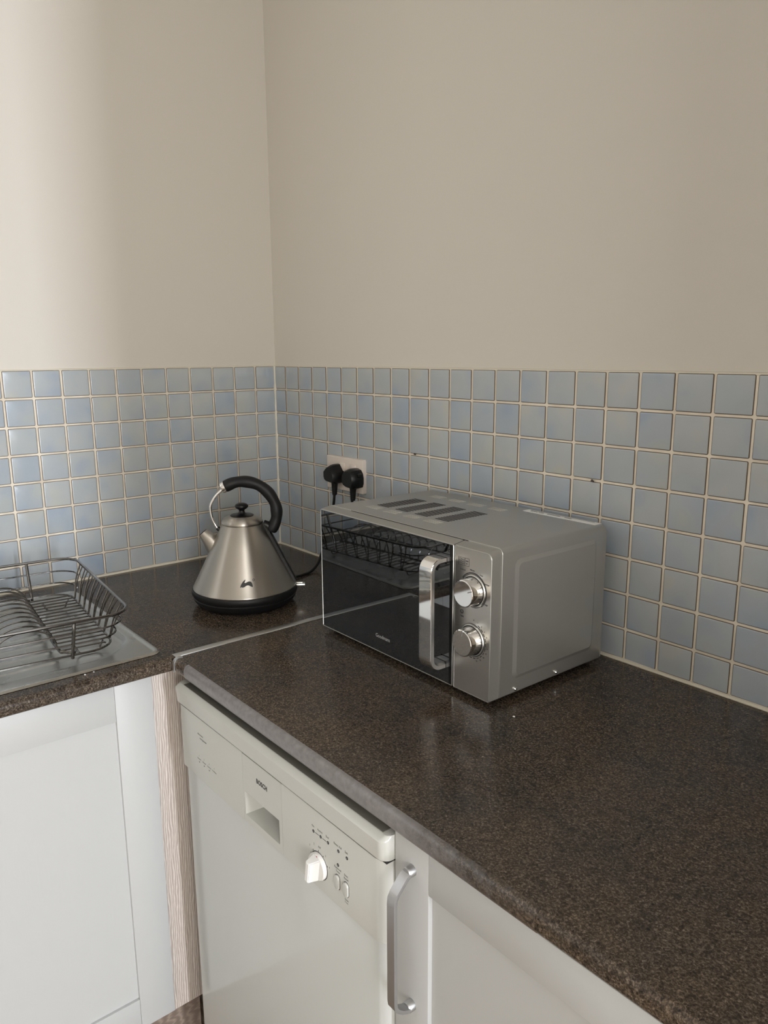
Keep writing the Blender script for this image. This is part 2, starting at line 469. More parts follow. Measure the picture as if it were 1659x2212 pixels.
rows = [ZTOP + 0.0016] + [1.3959 - r*S for r in range(1, 8)] + [WT + 0.003]
tile_cache = {}
def put_tile(parent, rot, a0, a1, z0, z1, place):
    w = a1-a0-TG; h = z1-z0-TG
    key = (round(w, 4), round(h, 4))
    if key not in tile_cache: tile_cache[key] = tile_mesh(w, h)
    o = bpy.data.objects.new('tile', tile_cache[key]); COL.objects.link(o); o.parent = parent
    jx = random.uniform(-0.0004, 0.0004); jz = random.uniform(-0.0004, 0.0004)
    o.location = place((a0+a1)/2 + jx, (z0+z1)/2 + jz)
    o.rotation_euler = (random.uniform(-0.004, 0.004), random.uniform(-0.004, 0.004), rot + random.uniform(-0.006, 0.006))
NR, NL = 23, 21
cr = [0.0015] + [-0.0024 + k*S for k in range(1, NR+1)]
cl = [0.0045] + [0.0041 + k*S for k in range(1, NL+1)]
for r in range(8):
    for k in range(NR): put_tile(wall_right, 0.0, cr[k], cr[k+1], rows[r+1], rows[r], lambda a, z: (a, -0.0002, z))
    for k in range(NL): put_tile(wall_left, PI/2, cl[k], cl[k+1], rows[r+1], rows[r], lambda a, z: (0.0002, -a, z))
GP = 0.0042
MB().box(0.0, 2.02, -GP, 0.001, WT, ZTOP-0.0012, 0.0006).build('grout', 'grout', wall_right)
MB().box(-0.001, GP, -1.318, 0.0, WT, ZTOP-0.0012, 0.0006).build('grout', 'grout', wall_left)
# sealant beads along the worktop and up the corner, slightly uneven
def bead(p0, p1, nrm, w, name, parent, seed):
    rnd = random.Random(seed); p0, p1 = Vector(p0), Vector(p1); n = 46
    pts = []; rr = []
    for i in range(n+1):
        pts.append(p0.lerp(p1, i/n) + Vector(nrm)*rnd.uniform(-0.0005, 0.0005)); rr.append(w*rnd.uniform(0.85, 1.15))
    MB().tube(pts, rr, 8).build(name, 'sealant', parent)
bead((0.005, -0.0055, WT+0.0012), (2.0, -0.0055, WT+0.0012), (0, 0, 1), 0.0042, 'sealant_bead', wall_right, 1)
bead((0.0055, -0.005, WT+0.0012), (0.0055, -2.3, WT+0.0012), (0, 0, 1), 0.0042, 'sealant_bead', wall_left, 2)
bead((0.0050, -0.0050, WT), (0.0050, -0.0050, ZTOP), (1, 0, 0), 0.0046, 'corner_bead', wall_right, 3)
bead((0.0, -0.0015, ZTOP-0.0008), (2.0, -0.0015, ZTOP-0.0008), (0, 0, 1), 0.0030, 'top_bead', wall_right, 4)
bead((0.0015, 0.0, ZTOP-0.0008), (0.0015, -1.318, ZTOP-0.0008), (0, 0, 1), 0.0030, 'top_bead', wall_left, 5)
for (x, z) in ((0.5800, 1.2105), (1.0420, 1.2082)):
    MB().tube([(x-0.004, -0.003, z+0.0008), (x, -0.0085, z), (x+0.004, -0.0095, z-0.0008)], [0.0012, 0.0022, 0.0016], 6).build('nail', 'nail', wall_right)

# ------------------------------------------------------------------ worktops
WB = 0.8735; WF = -0.600
def nose_profile(front, back, r1=0.010, r2=0.009, o=0.0):
    """(depth, z) polygon of a post-formed worktop, front at `front` (positive distance from the wall)"""
    P = [(back, WT+o)]
    P += arc2(front-r1, WT-r1, r1+o, 90, 0, 6)
    P += arc2(front-r2, WB+r2, r2+o, 0, -90, 5)
    P += [(back, WB-o)]
    return P
wt_r = thing('worktop', 'brown granite-effect worktop running over the dishwasher, under the microwave', 'worktop', (1.3, -0.3, WT))
off = (1.3, -0.3, WT)
pr_ = nose_profile(0.600, 0.0045)
wtr = MB().prism([(-d, z) for d, z in pr_], YZ, 0.6005, 2.019).build('slab', 'granite', wt_r, off)
# grey nose above the dishwasher
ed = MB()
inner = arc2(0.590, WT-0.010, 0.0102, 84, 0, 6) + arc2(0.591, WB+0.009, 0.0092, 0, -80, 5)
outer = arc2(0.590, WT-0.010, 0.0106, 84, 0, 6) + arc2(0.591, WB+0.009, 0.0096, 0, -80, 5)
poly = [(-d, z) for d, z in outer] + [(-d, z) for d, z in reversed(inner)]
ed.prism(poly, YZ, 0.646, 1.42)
o = ed.build('grey_edge', 'grey_edge', wt_r, off); o['label'] = 'grey front edge above the dishwasher'

wt_l = thing('worktop', 'brown granite-effect worktop holding the sink drainer and the kettle', 'worktop', (0.3, -0.9, WT))
off = (0.3, -0.9, WT)
mb = MB()
HX0, HX1, HY0, HY1 = 0.105, 0.552, -1.66, -0.615
def lslab(profile, y0, y1): mb.prism([(d, z) for d, z in profile], lambda a, b_, d: (a, d, b_), y0, y1)
full = nose_profile(0.600, 0.0045)
lslab(full, -0.0045, HY1); lslab(full, HY0, -2.4)
lslab(nose_profile(0.600, HX1), HY1, HY0)
lslab([(0.0045, WT), (HX0, WT), (HX0, WB), (0.0045, WB)], HY1, HY0)
mb.build('slab', 'granite', wt_l, off)
# aluminium joint strip: along the top, then down the nose
js = MB()
js.box(0.5850, 0.6015, -0.594, -0.012, WT, WT+0.0014, 0.0006)
pth = [(0.6035, -d, z) for d, z in [(0.584, WT+0.0004)] + arc2(0.590, WT-0.010, 0.0112, 88, 0, 8) + [(0.6012, WB+0.003)]]
js.sweep(pth, [(-0.0010, -0.0007), (0.0062, -0.0007), (0.0062, 0.0007), (-0.0010, 0.0007)], (1, 0, 0))
o = js.build('joint_strip', 'strip', None, (0.592, -0.3, WT)); o.location = (0.592, -0.3, WT)
tag(o, 'thin aluminium strip covering the joint between the two worktops', 'strip')

# ------------------------------------------------------------------ sink drainer
SX0, SX1, SY0, SY1 = 0.084, 0.567, -1.68, -0.602
def sstep(a, b_, x):
    t = max(0.0, min(1.0, (x-a)/(b_-a))); return t*t*(3-2*t)
def rr_sdf(x, y, x0, x1, y0, y1, r):
    qx = abs(x-(x0+x1)/2) - (x1-x0)/2 + r; qy = abs(y-(y0+y1)/2) - (y1-y0)/2 + r
    return math.hypot(max(qx, 0), max(qy, 0)) + min(max(qx, qy), 0) - r
def sink_z(x, y):
    d = -rr_sdf(x, y, SX0, SX1, SY0, SY1, 0.022)           # distance inside the outer edge
    z = WT + 0.0008 + 0.0032*sstep(0, 0.004, d) - 0.0022*sstep(0.006, 0.013, d)
    dd = rr_sdf(x, y, 0.128, 0.527, -1.20, -0.622, 0.092)
    z -= 0.0060*(1-sstep(-0.014, 0.0, dd))
    if dd < -0.015:
        u = (x-0.16)/0.052; k = round(u)
        if 0 <= k <= 6 and -1.17 < y < -0.69 - 0.012*abs(k-3):
            z += 0.0022*math.exp(-((u-k)*0.052/0.0045)**2)*sstep(-1.17, -1.14, y)*sstep(-0.69-0.012*abs(k-3), -0.72-0.012*abs(k-3), y)
    db = rr_sdf(x, y, 0.15, 0.50, -1.63, -1.25, 0.06)
    z -= 0.145*(1-sstep(-0.035, 0.0, db))
    return z
def axis_pts(a, b_, fine):
    P = [a + d for d in (0, 0.001, 0.002, 0.003, 0.004, 0.005, 0.0065, 0.008, 0.010, 0.012, 0.014)]
    n = int((b_-a-0.028)/fine)
    P += [a+0.014+(b_-a-0.028)*i/n for i in range(1, n)]
    P += [b_ - d for d in (0.014, 0.012, 0.010, 0.008, 0.0065, 0.005, 0.004, 0.003, 0.002, 0.001, 0)]
    return P
bm = bmesh.new(); xs = axis_pts(SX0, SX1, 0.0042); ys = axis_pts(SY0, SY1, 0.0050); G = []
for y in ys:
    row = []
    for x in xs:
        X, Y = x, y
        cx = min(max(x, SX0+0.022), SX1-0.022); cy = min(max(y, SY0+0.022), SY1-0.022)
        dx, dy = x-cx, y-cy
        if dx != 0 and dy != 0:              # square corner squeezed into a round one
            mx = max(abs(dx), abs(dy)); h = math.hypot(dx, dy)
            X, Y = cx + dx*mx/h, cy + dy*mx/h
        row.append(bm.verts.new((X, Y, sink_z(X, Y))))
    G.append(row)
for j in range(len(ys)-1):
    for i in range(len(xs)-1):
        bm.faces.new((G[j][i], G[j][i+1], G[j+1][i+1], G[j+1][i]))
mb = MB(); mb.merge(bm)
o = mb.build('sink_drainer', 'sink_steel', None, (0.325, -1.1, WT), angle=60); o.location = (0.325, -1.1, WT)
tag(o, 'stainless steel sink drainer board set into the worktop under the wire rack', 'sink')

# ------------------------------------------------------------------ dish rack
RKL = (0.32, -0.86, WT); RKR = math.radians(-5.5)
rack = thing('dish_rack', 'dark chrome wire dish rack with plate arches standing on the drainer', 'dish rack', RKL, RKR)
ZB, ZT = 0.0165, 0.087
def wire(name, pts, r, closed=False, n=6): return MB().tube(pts, r, n, closed).build(name, 'rack_wire', rack)
VL = -0.235
def loop(u0, u1, v0, v1, r, z): return [(a, b_, z) for a, b_ in rrect(u0, u1, v0, v1, r, 8)]
def lev(t):      # flared rectangle at relative height t
    return (-0.205-0.029*t, 0.182+0.036*t, VL-0.022*t+0.022, 0.210+0.022*t)
u0, u1, v0, v1 = lev(1.0); wire('top_rail', loop(u0, u1, v0, v1, 0.046, ZT), 0.0029, True, 8)
u0, u1, v0, v1 = lev(0.0); wire('base_frame', loop(u0, u1, v0, v1, 0.048, ZB), 0.0022, True)
for t in (0.33, 0.66):
    u0, u1, v0, v1 = lev(t); z = ZB + (ZT-ZB)*t
    for sgn in (1, -1):
        ue = u1 if sgn > 0 else u0; R_ = 0.045
        pts = [(ue - sgn*R_ - sgn*0.02, v1, z)]
        pts += [(ue - sgn*R_ + sgn*R_*math.sin(math.radians(a)), v1-R_ + R_*math.cos(math.radians(a)), z) for a in range(0, 91, 10)]
        pts += [(ue, v0+R_, z)]
        pts += [(ue - sgn*R_ + sgn*R_*math.cos(math.radians(a)), v0+R_ - R_*math.sin(math.radians(a)), z) for a in range(10, 91, 10)]
        wire('side_rail', pts, 0.0017)
for i in range(17):
    u = -0.168 + 0.0202*i
    ex = 0.210 - (0.0 if abs(u+0.012) < 0.145 else (abs(u+0.012)-0.145)*0.55)
    wire('base_wire', [(u, 0.119, ZB+0.0026), (u, ex-0.004, ZB+0.0026), (u, ex, ZB+0.001)], 0.0015, n=5)
wire('divider', catmull([(-0.190, 0.128, ZB), (-0.175, 0.120, ZB), (0.0, 0.119, ZB), (0.140, 0.120, ZB), (0.158, 0.126, ZB), (0.170, 0.142, ZB)], 5), 0.0030, n=8)
wire('divider', catmull([(-0.190, 0.008, ZB), (-0.175, 0.016, ZB), (0.0, 0.017, ZB), (0.150, 0.016, ZB), (0.165, 0.008, ZB)], 5), 0.0024, n=8)
for i in range(11):
    u = -0.172 + 0.0305*i
    pts = [(u, 0.119 - 0.102*(0.5-0.5*math.cos(a)), ZB + 0.0415*math.sin(a)**0.8 if 0 < a < PI else ZB) for a in [PI*k/18 for k in range(19)]]
    wire('plate_arch', pts, 0.0017)
for vs in (1, -1):
    vb = 0.210 if vs > 0 else VL+0.022; vt = 0.232 if vs > 0 else VL
    for i in range(8):
        u = -0.160 + 0.0430*i
        for du in (0.0, 0.020):
            p0 = (u*0.93 + du*0.15, vb, ZB); p1 = ((u+du)*1.06, vt, ZT)
            pm = ((p0[0]*0.45+p1[0]*0.55), (p0[1]*0.62+p1[1]*0.38), (p0[2]+p1[2])/2+0.004)
            wire('end_wire', catmull([p0, pm, p1], 4), 0.0015, n=5)
for v in (0.135, -0.12):
    wire('post', [(0.180, v, ZB-0.006), (0.1815, v, ZB), (0.219, v, ZT)], 0.0032, n=8)
    wire('post', [(-0.204, v, ZB-0.006), (-0.2055, v, ZB), (-0.235, v, ZT)], 0.0032, n=8)
FZ = 0.8965 - WT
for (u, v) in ((0.135, 0.172), (-0.150, 0.172), (0.135, -0.17), (-0.150, -0.17)):
    wire('foot', catmull([(u, v+0.026, ZB), (u, v+0.022, ZB-0.006), (u, v+0.016, FZ+0.0035), (u, v, FZ+0.0025), (u, v-0.016, FZ+0.0035), (u, v-0.022, ZB-0.006), (u, v-0.026, ZB)], 4), 0.0018)

# ------------------------------------------------------------------ kettle
KC = Vector((0.402, -0.341, WT)); NV = Vector((0.87795, -0.47874, 0.0))
KA = math.atan2(NV.y, NV.x) + PI/2 - math.radians(7)      # direction of the handle
kb = thing('kettle_stand', 'round black power base under the steel kettle', 'kettle base', KC, KA)
MB().lathe([(0.0, 0.0008), (0.094, 0.0008), (0.0970, 0.0020), (0.1035, 0.0080), (0.1085, 0.0150), (0.1100, 0.0200), (0.1080, 0.0225), (0.0, 0.0225)], 64).build('base_dish', 'black_soft', kb)
MB().box(-0.085, -0.060, -0.014, 0.014, 0.0, 0.010, 0.003).build('foot', 'black', kb)
k = thing('kettle', 'brushed steel pyramid kettle with black curved handle and lid knob', 'kettle', KC + Vector((0, 0, 0.0225)), KA)
KO = 0.0225
def kz(z): return z - WT - KO
MB().lathe([(0.0, kz(0.9228)), (0.104, kz(0.9228)), (0.1105, kz(0.9235)), (0.1128, kz(0.9280)), (0.1132, kz(0.9345)), (0.1112, kz(0.9380)), (0.104, kz(0.9385))], 72).build('base_ring', 'black_soft', k)
def krad(z): return 0.1090 - (z-0.9390)*0.4847
MB().lathe([(0.1085, kz(0.9376)), (0.1098, kz(0.9384)), (0.1098, kz(0.9396)), (0.1090, kz(0.9406)), (krad(0.98), kz(0.98)), (krad(1.03), kz(1.03)), (0.0438, kz(1.0735)), (0.0425, kz(1.0745)), (0.038, kz(1.0748))], 128).build('body', 'kettle_steel', k, angle=50)
lid = MB().lathe([(0.0418, kz(1.0742)), (0.0438, kz(1.0752)), (0.0440, kz(1.0775)), (0.0425, kz(1.0815)), (0.0385, kz(1.0862)), (0.0330, kz(1.0893)), (0.0250, kz(1.0910)), (0.0, kz(1.0912))], 72).build('lid', 'kettle_steel', k, angle=60)
MB().lathe([(0.0, kz(1.0905)), (0.0245, kz(1.0908)), (0.0248, kz(1.0920)), (0.0225, kz(1.0932)), (0.012, kz(1.0940)), (0.0075, kz(1.0965)), (0.0058, kz(1.1005)), (0.0062, kz(1.1035)), (0.0105, kz(1.1060)), (0.0138, kz(1.1090)), (0.0142, kz(1.1125)), (0.0120, kz(1.1155)), (0.0065, kz(1.1178)), (0.0, kz(1.1182))], 40).build('lid_knob', 'black', lid, angle=60)
# handle grip in the plane (s, z)
def P2(s, z, t=0.0): return (s, t, kz(z))
grip_c = catmull([P2(-0.0345, 1.1530), P2(-0.013, 1.1620), P2(0.010, 1.1636), P2(0.036, 1.1565), P2(0.0575, 1.1390), P2(0.0705, 1.1160), P2(0.0735, 1.0960), P2(0.0705, 1.0770), P2(0.0600, 1.0565)], 7)
N = len(grip_c); gr = []
for i in range(N):
    t = i/(N-1); gr.append(0.0123 + 0.0006*math.sin(t*PI*9) - (0.0015 if i in (0, N-1) else 0))
grip = MB().tube(grip_c, gr, 20).build('handle_grip', 'black_soft', k, angle=60)
d = (Vector(grip_c[0]) - Vector(grip_c[1])).normalized(); g0 = Vector(grip_c[0])
MB().tube([g0 - d*0.003, g0 + d*0.0035, g0 + d*0.0055], [0.0121, 0.0121, 0.0112], 24).build('collar', 'chrome', grip)
MB().tube(catmull([g0 + d*0.005 + Vector((0.001, 0, -0.003)), P2(-0.0530, 1.1340), P2(-0.0640, 1.1160), P2(-0.0650, 1.0980), P2(-0.0605, 1.0790), P2(-0.0510, 1.0610)], 7), 0.0030, 12).build('handle_wire', 'chrome', k)
MB().tube([P2(-0.0530, 1.0655), P2(-0.0470, 1.0590)], 0.0048, 12).build('wire_socket', 'black', k)
# strap down the back of the body
sp = []
for i in range(25):
    z = 1.0745 - (1.0745-0.9460)*i/24
    sp.append(P2(krad(z)+0.0030 if i else 0.047, z))
MB().sweep(sp, [(-0.0085, 0.0035), (0.0085, 0.0035), (0.0085, -0.0020), (0.0055, -0.0040), (-0.0055, -0.0040), (-0.0085, -0.0020)], (0, 1, 0)).build('back_strap', 'black', k)
MB().tube([P2(0.0440, 1.0725), P2(0.0520, 1.0690), P2(0.0620, 1.0600)], [0.0085, 0.0095, 0.0090], 16).build('hinge_block', 'black', k)
# spout
sa, sb = Vector(P2(-0.0480, 1.0110)), Vector(P2(-0.0838, 1.0560)); ax = (sb-sa).normalized()
q = MB()
q.tube([sa, sa.lerp(sb, 0.35), sa.lerp(sb, 0.7), sb], [0.0245, 0.0205, 0.0150, 0.0112], 36)
spout = q.build('spout', 'kettle_steel', k, angle=50)
MB().tube([sb - ax*0.0002, sb + ax*0.0002], [0.0102, 0.0102], 32).build('spout_opening', 'black_void', spout)
# lever and feet of the switch
lv = MB()
for t in (-0.0065, 0.0065): lv.box(0.104, 0.128, t-0.0016, t+0.0016, kz(0.9335), kz(0.9385), 0.0008)
lv.box(0.124, 0.1300, -0.008, 0.008, kz(0.9335), kz(0.9385), 0.0008)
lv.build('switch_lever', 'trim_silver', k)
# printed badge on the cone
def on_cone(a, z, lift=0.00035):
    r = krad(z) + lift; ang = math.atan2(NV.y, NV.x) - KA + a/r
    return (r*math.cos(ang), r*math.sin(ang), kz(z))
LG = [(415, 600), (418, 560), (450, 470), (520, 370), (590, 305), (640, 283), (628, 330), (600, 388), (640, 402), (700, 378), (770, 356), (840, 366), (890, 410), (918, 480), (926, 560), (905, 602), (870, 580), (820, 532), (760, 502), (700, 500), (640, 522), (560, 580), (490, 616), (440, 622)]
import mathutils
def cone_patch(pts2, name, mat):
    """closed outline in (a, z), filled, refined and wrapped on the cone"""
    tri = mathutils.geometry.tessellate_polygon([[Vector((a, z, 0)) for a, z in pts2]])
    bm = bmesh.new(); vs = [bm.verts.new((a, z, 0)) for a, z in pts2]
    for t in tri: bm.faces.new([vs[i] for i in t])
    for _ in range(3):
        es = [e for e in bm.edges if e.calc_length() > 0.0022]
        if es:
            bmesh.ops.subdivide_edges(bm, edges=es, cuts=1, use_grid_fill=True)
            bmesh.ops.triangulate(bm, faces=bm.faces[:])
    for v in bm.verts: v.co = on_cone(v.co.x, v.co.y)
    bmesh.ops.recalc_face_normals(bm, faces=bm.faces[:])
    q = MB(); q.merge(bm); return q.build(name, mat, k)
sc = 0.0255/510
dense = [(p.x, p.y) for p in catmull([Vector((x, y, 0)) for x, y in LG + [LG[0]]], 4)][:-1]
cone_patch([((x-670)*sc + 0.0026, 0.9665 - (y-460)*sc*1.02) for x, y in dense], 'badge', 'print_dark')
ring = MB()
cpt = [on_cone((968-670)*sc + 0.0026 + 0.0019*math.cos(2*PI*i/20), 0.9665-(312-460)*sc + 0.0019*math.sin(2*PI*i/20)) for i in range(20)]
ring.tube(cpt, 0.0005, 5, True).build('badge_ring', 'print_dark', k)
for (a0, a1) in ((-0.0068, -0.0048), (-0.0044, -0.0026), (-0.0022, -0.0002), (0.0002, 0.0024), (0.0028, 0.0046), (0.0050, 0.0070), (0.0074, 0.0094)):
    zt_ = 0.9665 - (700-460)*sc
    cone_patch([(a0, zt_-0.0005), (a1, zt_-0.0005), (a1, zt_+0.0005), (a0, zt_+0.0005)], 'badge_lettering', 'print_grey')

# ------------------------------------------------------------------ double socket and plugs
so = thing('double_socket', 'off-white double wall socket with two black plugs in it', 'socket', (0.331, -0.004, 1.0965))
off = (0.331, -0.004, 1.0965)
MB().prism(rrect(0.2575, 0.4045, 1.0965, 1.1790, 0.003, 3), XZ, -0.0045, -0.0165, 0.0022, 2).build('plate', 'socket', so, off)
for x in (0.3255, 0.3675):
    MB().box(x-0.0105, x+0.0105, -0.0200, -0.0160, 1.1455, 1.1655, 0.0012).build('switch', 'socket', so, off)
for x in (0.270, 0.393):
    MB().lathe([(0.0, -0.0170), (0.003, -0.0170), (0.0033, -0.0160)], 14, (x, 0, 1.137), 'Y').build('screw_cap', 'socket', so, off)
def plug(name, label, cx, cz, outline, y_front, cord, extra=None):
    """outline: (x, z) polygon at the socket face; tapers towards the front"""
    r = thing(name, label, 'plug', (cx, -0.0165, cz), 0, 'plugs in the double socket')
    of = (cx, -0.0165, cz)
    bm = bmesh.new(); rings = []
    for sc_, y in ((0.97, -0.0168), (1.0, -0.0190), (1.0, -0.0330), (0.93, -0.0420), (0.76, y_front)):
        rings.append([bm.verts.new((cx+px*sc_, y, cz+pz*sc_)) for px, pz in outline])
    n = len(outline)
    for a, b_ in zip(rings, rings[1:]):
        for i in range(n): bm.faces.new((a[i], a[(i+1) % n], b_[(i+1) % n], b_[i]))
    bm.faces.new(rings[0]); bm.faces.new(rings[-1])
    q = MB(); q.merge(bm); q.build('plug_body', 'black', r, of, angle=28)
    zb = cz + min(p[1] for p in outline)
    q = MB(); q.tube([(cx-0.001, -0.029, zb+0.010), (cx-0.002, -0.029, zb-0.004), (cx-0.003, -0.029, zb-0.030)], [0.0100, 0.0078, 0.0055], 14)
    for i in range(4): q.tube([(cx-0.0025, -0.029, zb-0.009-0.005*i), (cx-0.0025, -0.029, zb-0.0115-0.005*i)], 0.0075-0.0004*i, 14)
    q.build('cord_boot', 'black_soft', r, of)
    MB().tube(catmull([(cx-0.003, -0.029, zb-0.026)] + cord, 8), 0.0034, 10).build('cord', 'black_soft', r, of)
    return r
o1 = [(-0.012, -0.023), (0.012, -0.0245), (0.025, -0.0200), (0.0275, -0.005), (0.0225, 0.010), (0.010, 0.0235), (0.000, 0.0245), (-0.012, 0.0190), (-0.0265, 0.006), (-0.0262, -0.010), (-0.022, -0.0185)]
plug('power_plug', 'angular black plug in the socket half next to the tiled corner', 0.3085, 1.138, [(x*0.92, z*0.97) for x, z in o1], -0.0505,
     [(0.3020, -0.030, 1.060), (0.292, -0.032, 1.015), (0.282, -0.040, 0.965), (0.2855, -0.060, 0.9317), (0.2935, -0.070, 0.9220), (0.3038, -0.090, 0.9104), (0.3161, -0.115, 0.9042), (0.3240, -0.140, 0.9040), (0.3290, -0.165, 0.9040), (0.338, -0.195, 0.9040), (0.350, -0.222, 0.9040)])
o2 = [(-0.011, -0.0250), (0.012, -0.0255), (0.0235, -0.0215), (0.0270, -0.0130), (0.0272, 0.002), (0.0245, 0.0125), (0.0170, 0.0210), (0.006, 0.0240), (-0.007, 0.0235), (-0.0180, 0.0190), (-0.0260, 0.0090), (-0.0280, -0.0040), (-0.0262, -0.0150), (-0.0200, -0.0220)]
pl2 = plug('power_plug', 'rounded black plug in the socket half next to the microwave', 0.3835, 1.1355, [(x*0.94, z*0.97) for x, z in o2], -0.0490,
     [(0.3790, -0.030, 1.078), (0.3900, -0.031, 1.040), (0.405, -0.033, 0.985), (0.43, -0.036, 0.93), (0.50, -0.036, 0.906), (0.62, -0.030, 0.9045), (0.72, -0.026, 0.9045), (0.74, -0.026, 0.940), (0.74, -0.034, 0.960)])
MB().box(0.404, 0.4125, -0.036, -0.024, 1.140, 1.149, 0.002).build('finger_grip', 'black', pl2, (0.381, -0.0165, 1.1355))

# ------------------------------------------------------------------ microwave
MWL = (0.880, -0.18, WT)
mw = thing('microwave', 'silver countertop microwave with black mirror door and two chrome dials', 'microwave', MWL, math.radians(-0.6))
off = MWL
X0, X1 = 0.6585, 1.0990; YF, YB, YR = -0.3160, -0.2950, -0.0420
Z0, Z1 = 0.9105, 1.1462
# body shell with rounded long edges
mb = MB().prism(rrect(X0+0.001, X1+0.0015, Z0, Z1, [0.003, 0.003, 0.009, 0.009], 5), XZ, YB, YR, 0.004, 2)
mb.build('body', 'mw_body', mw, off)
# pressed side panel: raised rim framing a recessed field
sx = X1+0.0015
q = MB()
outl = rrect(-0.268, -0.068, 0.934, 1.1255, 0.012, 5); inl = rrect(-0.2615, -0.0745, 0.9405, 1.119, 0.008, 5); mid = rrect(-0.2648, -0.0712, 0.9372, 1.1222, 0.010, 5)
bm = bmesh.new()
R0 = [bm.verts.new((sx-0.0001, a, b_)) for a, b_ in outl]; R1 = [bm.verts.new((sx+0.0030, a, b_)) for a, b_ in inl]
n = len(outl)
for i in range(n): bm.faces.new((R0[i], R0[(i+1) % n], R1[(i+1) % n], R1[i]))
bm.faces.new(R1)
q.merge(bm); q.build('side_pressing', 'mw_body', mw, off, angle=20)
for (y, z) in ((-0.2600, 0.9175), (-0.1620, 0.9180)):
    MB().lathe([(0.0, 0.0034), (0.0018, 0.0032), (0.0033, 0.0018), (0.0036, 0.0)], 16, (sx, y, z), 'X').build('screw', 'bright_steel', mw, off)
# feet
for (x, y) in ((X0+0.04, -0.265), (X1-0.04, -0.265), (X0+0.04, -0.075), (X1-0.04, -0.075)):
    MB().lathe([(0.0, 0.0005), (0.010, 0.0005), (0.012, 0.003), (0.012, 0.0115), (0.0, 0.0115)], 20, (x, y, WT)).build('foot', 'black_soft', mw, off)
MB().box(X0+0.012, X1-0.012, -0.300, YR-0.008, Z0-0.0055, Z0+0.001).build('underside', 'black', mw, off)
# door
XD = 1.0195; ZF0, ZF1 = 0.9095, 1.1412
def slab_front(x0, x1, radii, name, mat):
    bm = bmesh.new()
    fr = rrect(x0, x1, ZF0, ZF1, radii, 5); bk = rrect(x0, x1, ZF0, ZF1+0.0040, radii, 5)
    A = [bm.verts.new((a, YF, b_)) for a, b_ in fr]; B = [bm.verts.new((a, YB+0.0002, b_)) for a, b_ in bk]
    n = len(fr); bm.faces.new(A); bm.faces.new(B)
    for i in range(n): bm.faces.new((A[i], A[(i+1) % n], B[(i+1) % n], B[i]))
    q = MB(); q.merge(bm); return q.build(name, mat, mw, off)
door = slab_front(X0, XD, [0.003, 0.001, 0.001, 0.003], 'door', 'mw_front')
panel = slab_front(XD+0.0022, X1, [0.001, 0.003, 0.009, 0.001], 'control_panel', 'mw_front')
def rim(pts, y, w, name, mat, parent):
    MB().tube([(a, y, b_) for a, b_ in pts], w, 6, True).build(name, mat, parent, off)
rim(rrect(X0+0.0010, XD-0.0010, ZF0+0.0008, ZF1-0.0010, 0.0025, 3), YF, 0.0011, 'door_trim', 'trim_silver', door)
rim(rrect(XD+0.0032, X1-0.0010, ZF0+0.0008, ZF1-0.0010, [0.001, 0.003, 0.0085, 0.001], 5), YF, 0.0009, 'panel_trim', 'trim_silver', panel)
rim(rrect(X0+0.0008, X1+0.0008, Z0+0.001, Z1-0.0006, [0.003, 0.003, 0.009, 0.009], 5), YB, 0.0008, 'shell_edge', 'trim_silver', mw)
MB().box(X0+0.0018, XD-0.0018, YF-0.0006, YF+0.004, ZF0+0.0016, ZF1-0.0018, 0.0003, 1).build('door_glass', 'mirror_glass', door, off)
MB().box(XD-0.0080, XD-0.0020, YF-0.0009, YF+0.004, ZF0+0.0018, ZF1-0.0020, 0.0002, 1).build('black_border', 'black', door, off)
MB().prism(rrect(XD+0.0040, X1-0.0018, ZF0+0.0016, ZF1-0.0018, [0.001, 0.003, 0.0078, 0.001], 5), XZ, YF+0.003, YF-0.0006, 0.0002, 1).build('panel_plate', 'panel_steel', panel, off)
text_front('door_logo', 'Goodmans', 0.8445, 0.9390, YF-0.0008, 0.0098, 'print_logo', door, off, sx=0.92)
# handle: chrome-faced strap bent back to the door
hp = [(0, -0.3160, 1.1185), (0, -0.3340, 1.1185)] + [(0, a, b_) for a, b_ in arc2(-0.3370, 1.1005, 0.0180, 90, 180, 8)] + [(0, -0.3550, 1.06), (0, -0.3550, 1.0), (0, -0.3550, 0.9625)] + [(0, a, b_) for a, b_ in arc2(-0.3370, 0.9605, 0.0180, 180, 270, 8)] + [(0, -0.3340, 0.9425), (0, -0.3160, 0.9425)]
HXm = 0.9993
hp = [(HXm, y, z) for _, y, z in hp]
hw = 0.0142
handle = MB().sweep(hp, [(-hw, 0.0045), (-hw*0.75, 0.0080), (hw*0.75, 0.0080), (hw, 0.0045), (hw, -0.0012), (-hw, -0.0012)], (1, 0, 0)).build('handle', 'satin', door, off, angle=30)
fp = hp[2:-2]
MB().sweep(fp, [(-hw+0.0006, -0.0012), (hw-0.0006, -0.0012), (hw-0.0012, -0.0020), (-hw+0.0012, -0.0020)], (1, 0, 0)).build('handle_face', 'chrome', handle, off, angle=30)
for z in (1.1150, 0.9460):
    MB().box(HXm-hw-0.0002, HXm+hw+0.0002, -0.3255, -0.3240, z-0.0052, z+0.0052, 0.0002, 1).build('handle_joint', 'black', handle, off)
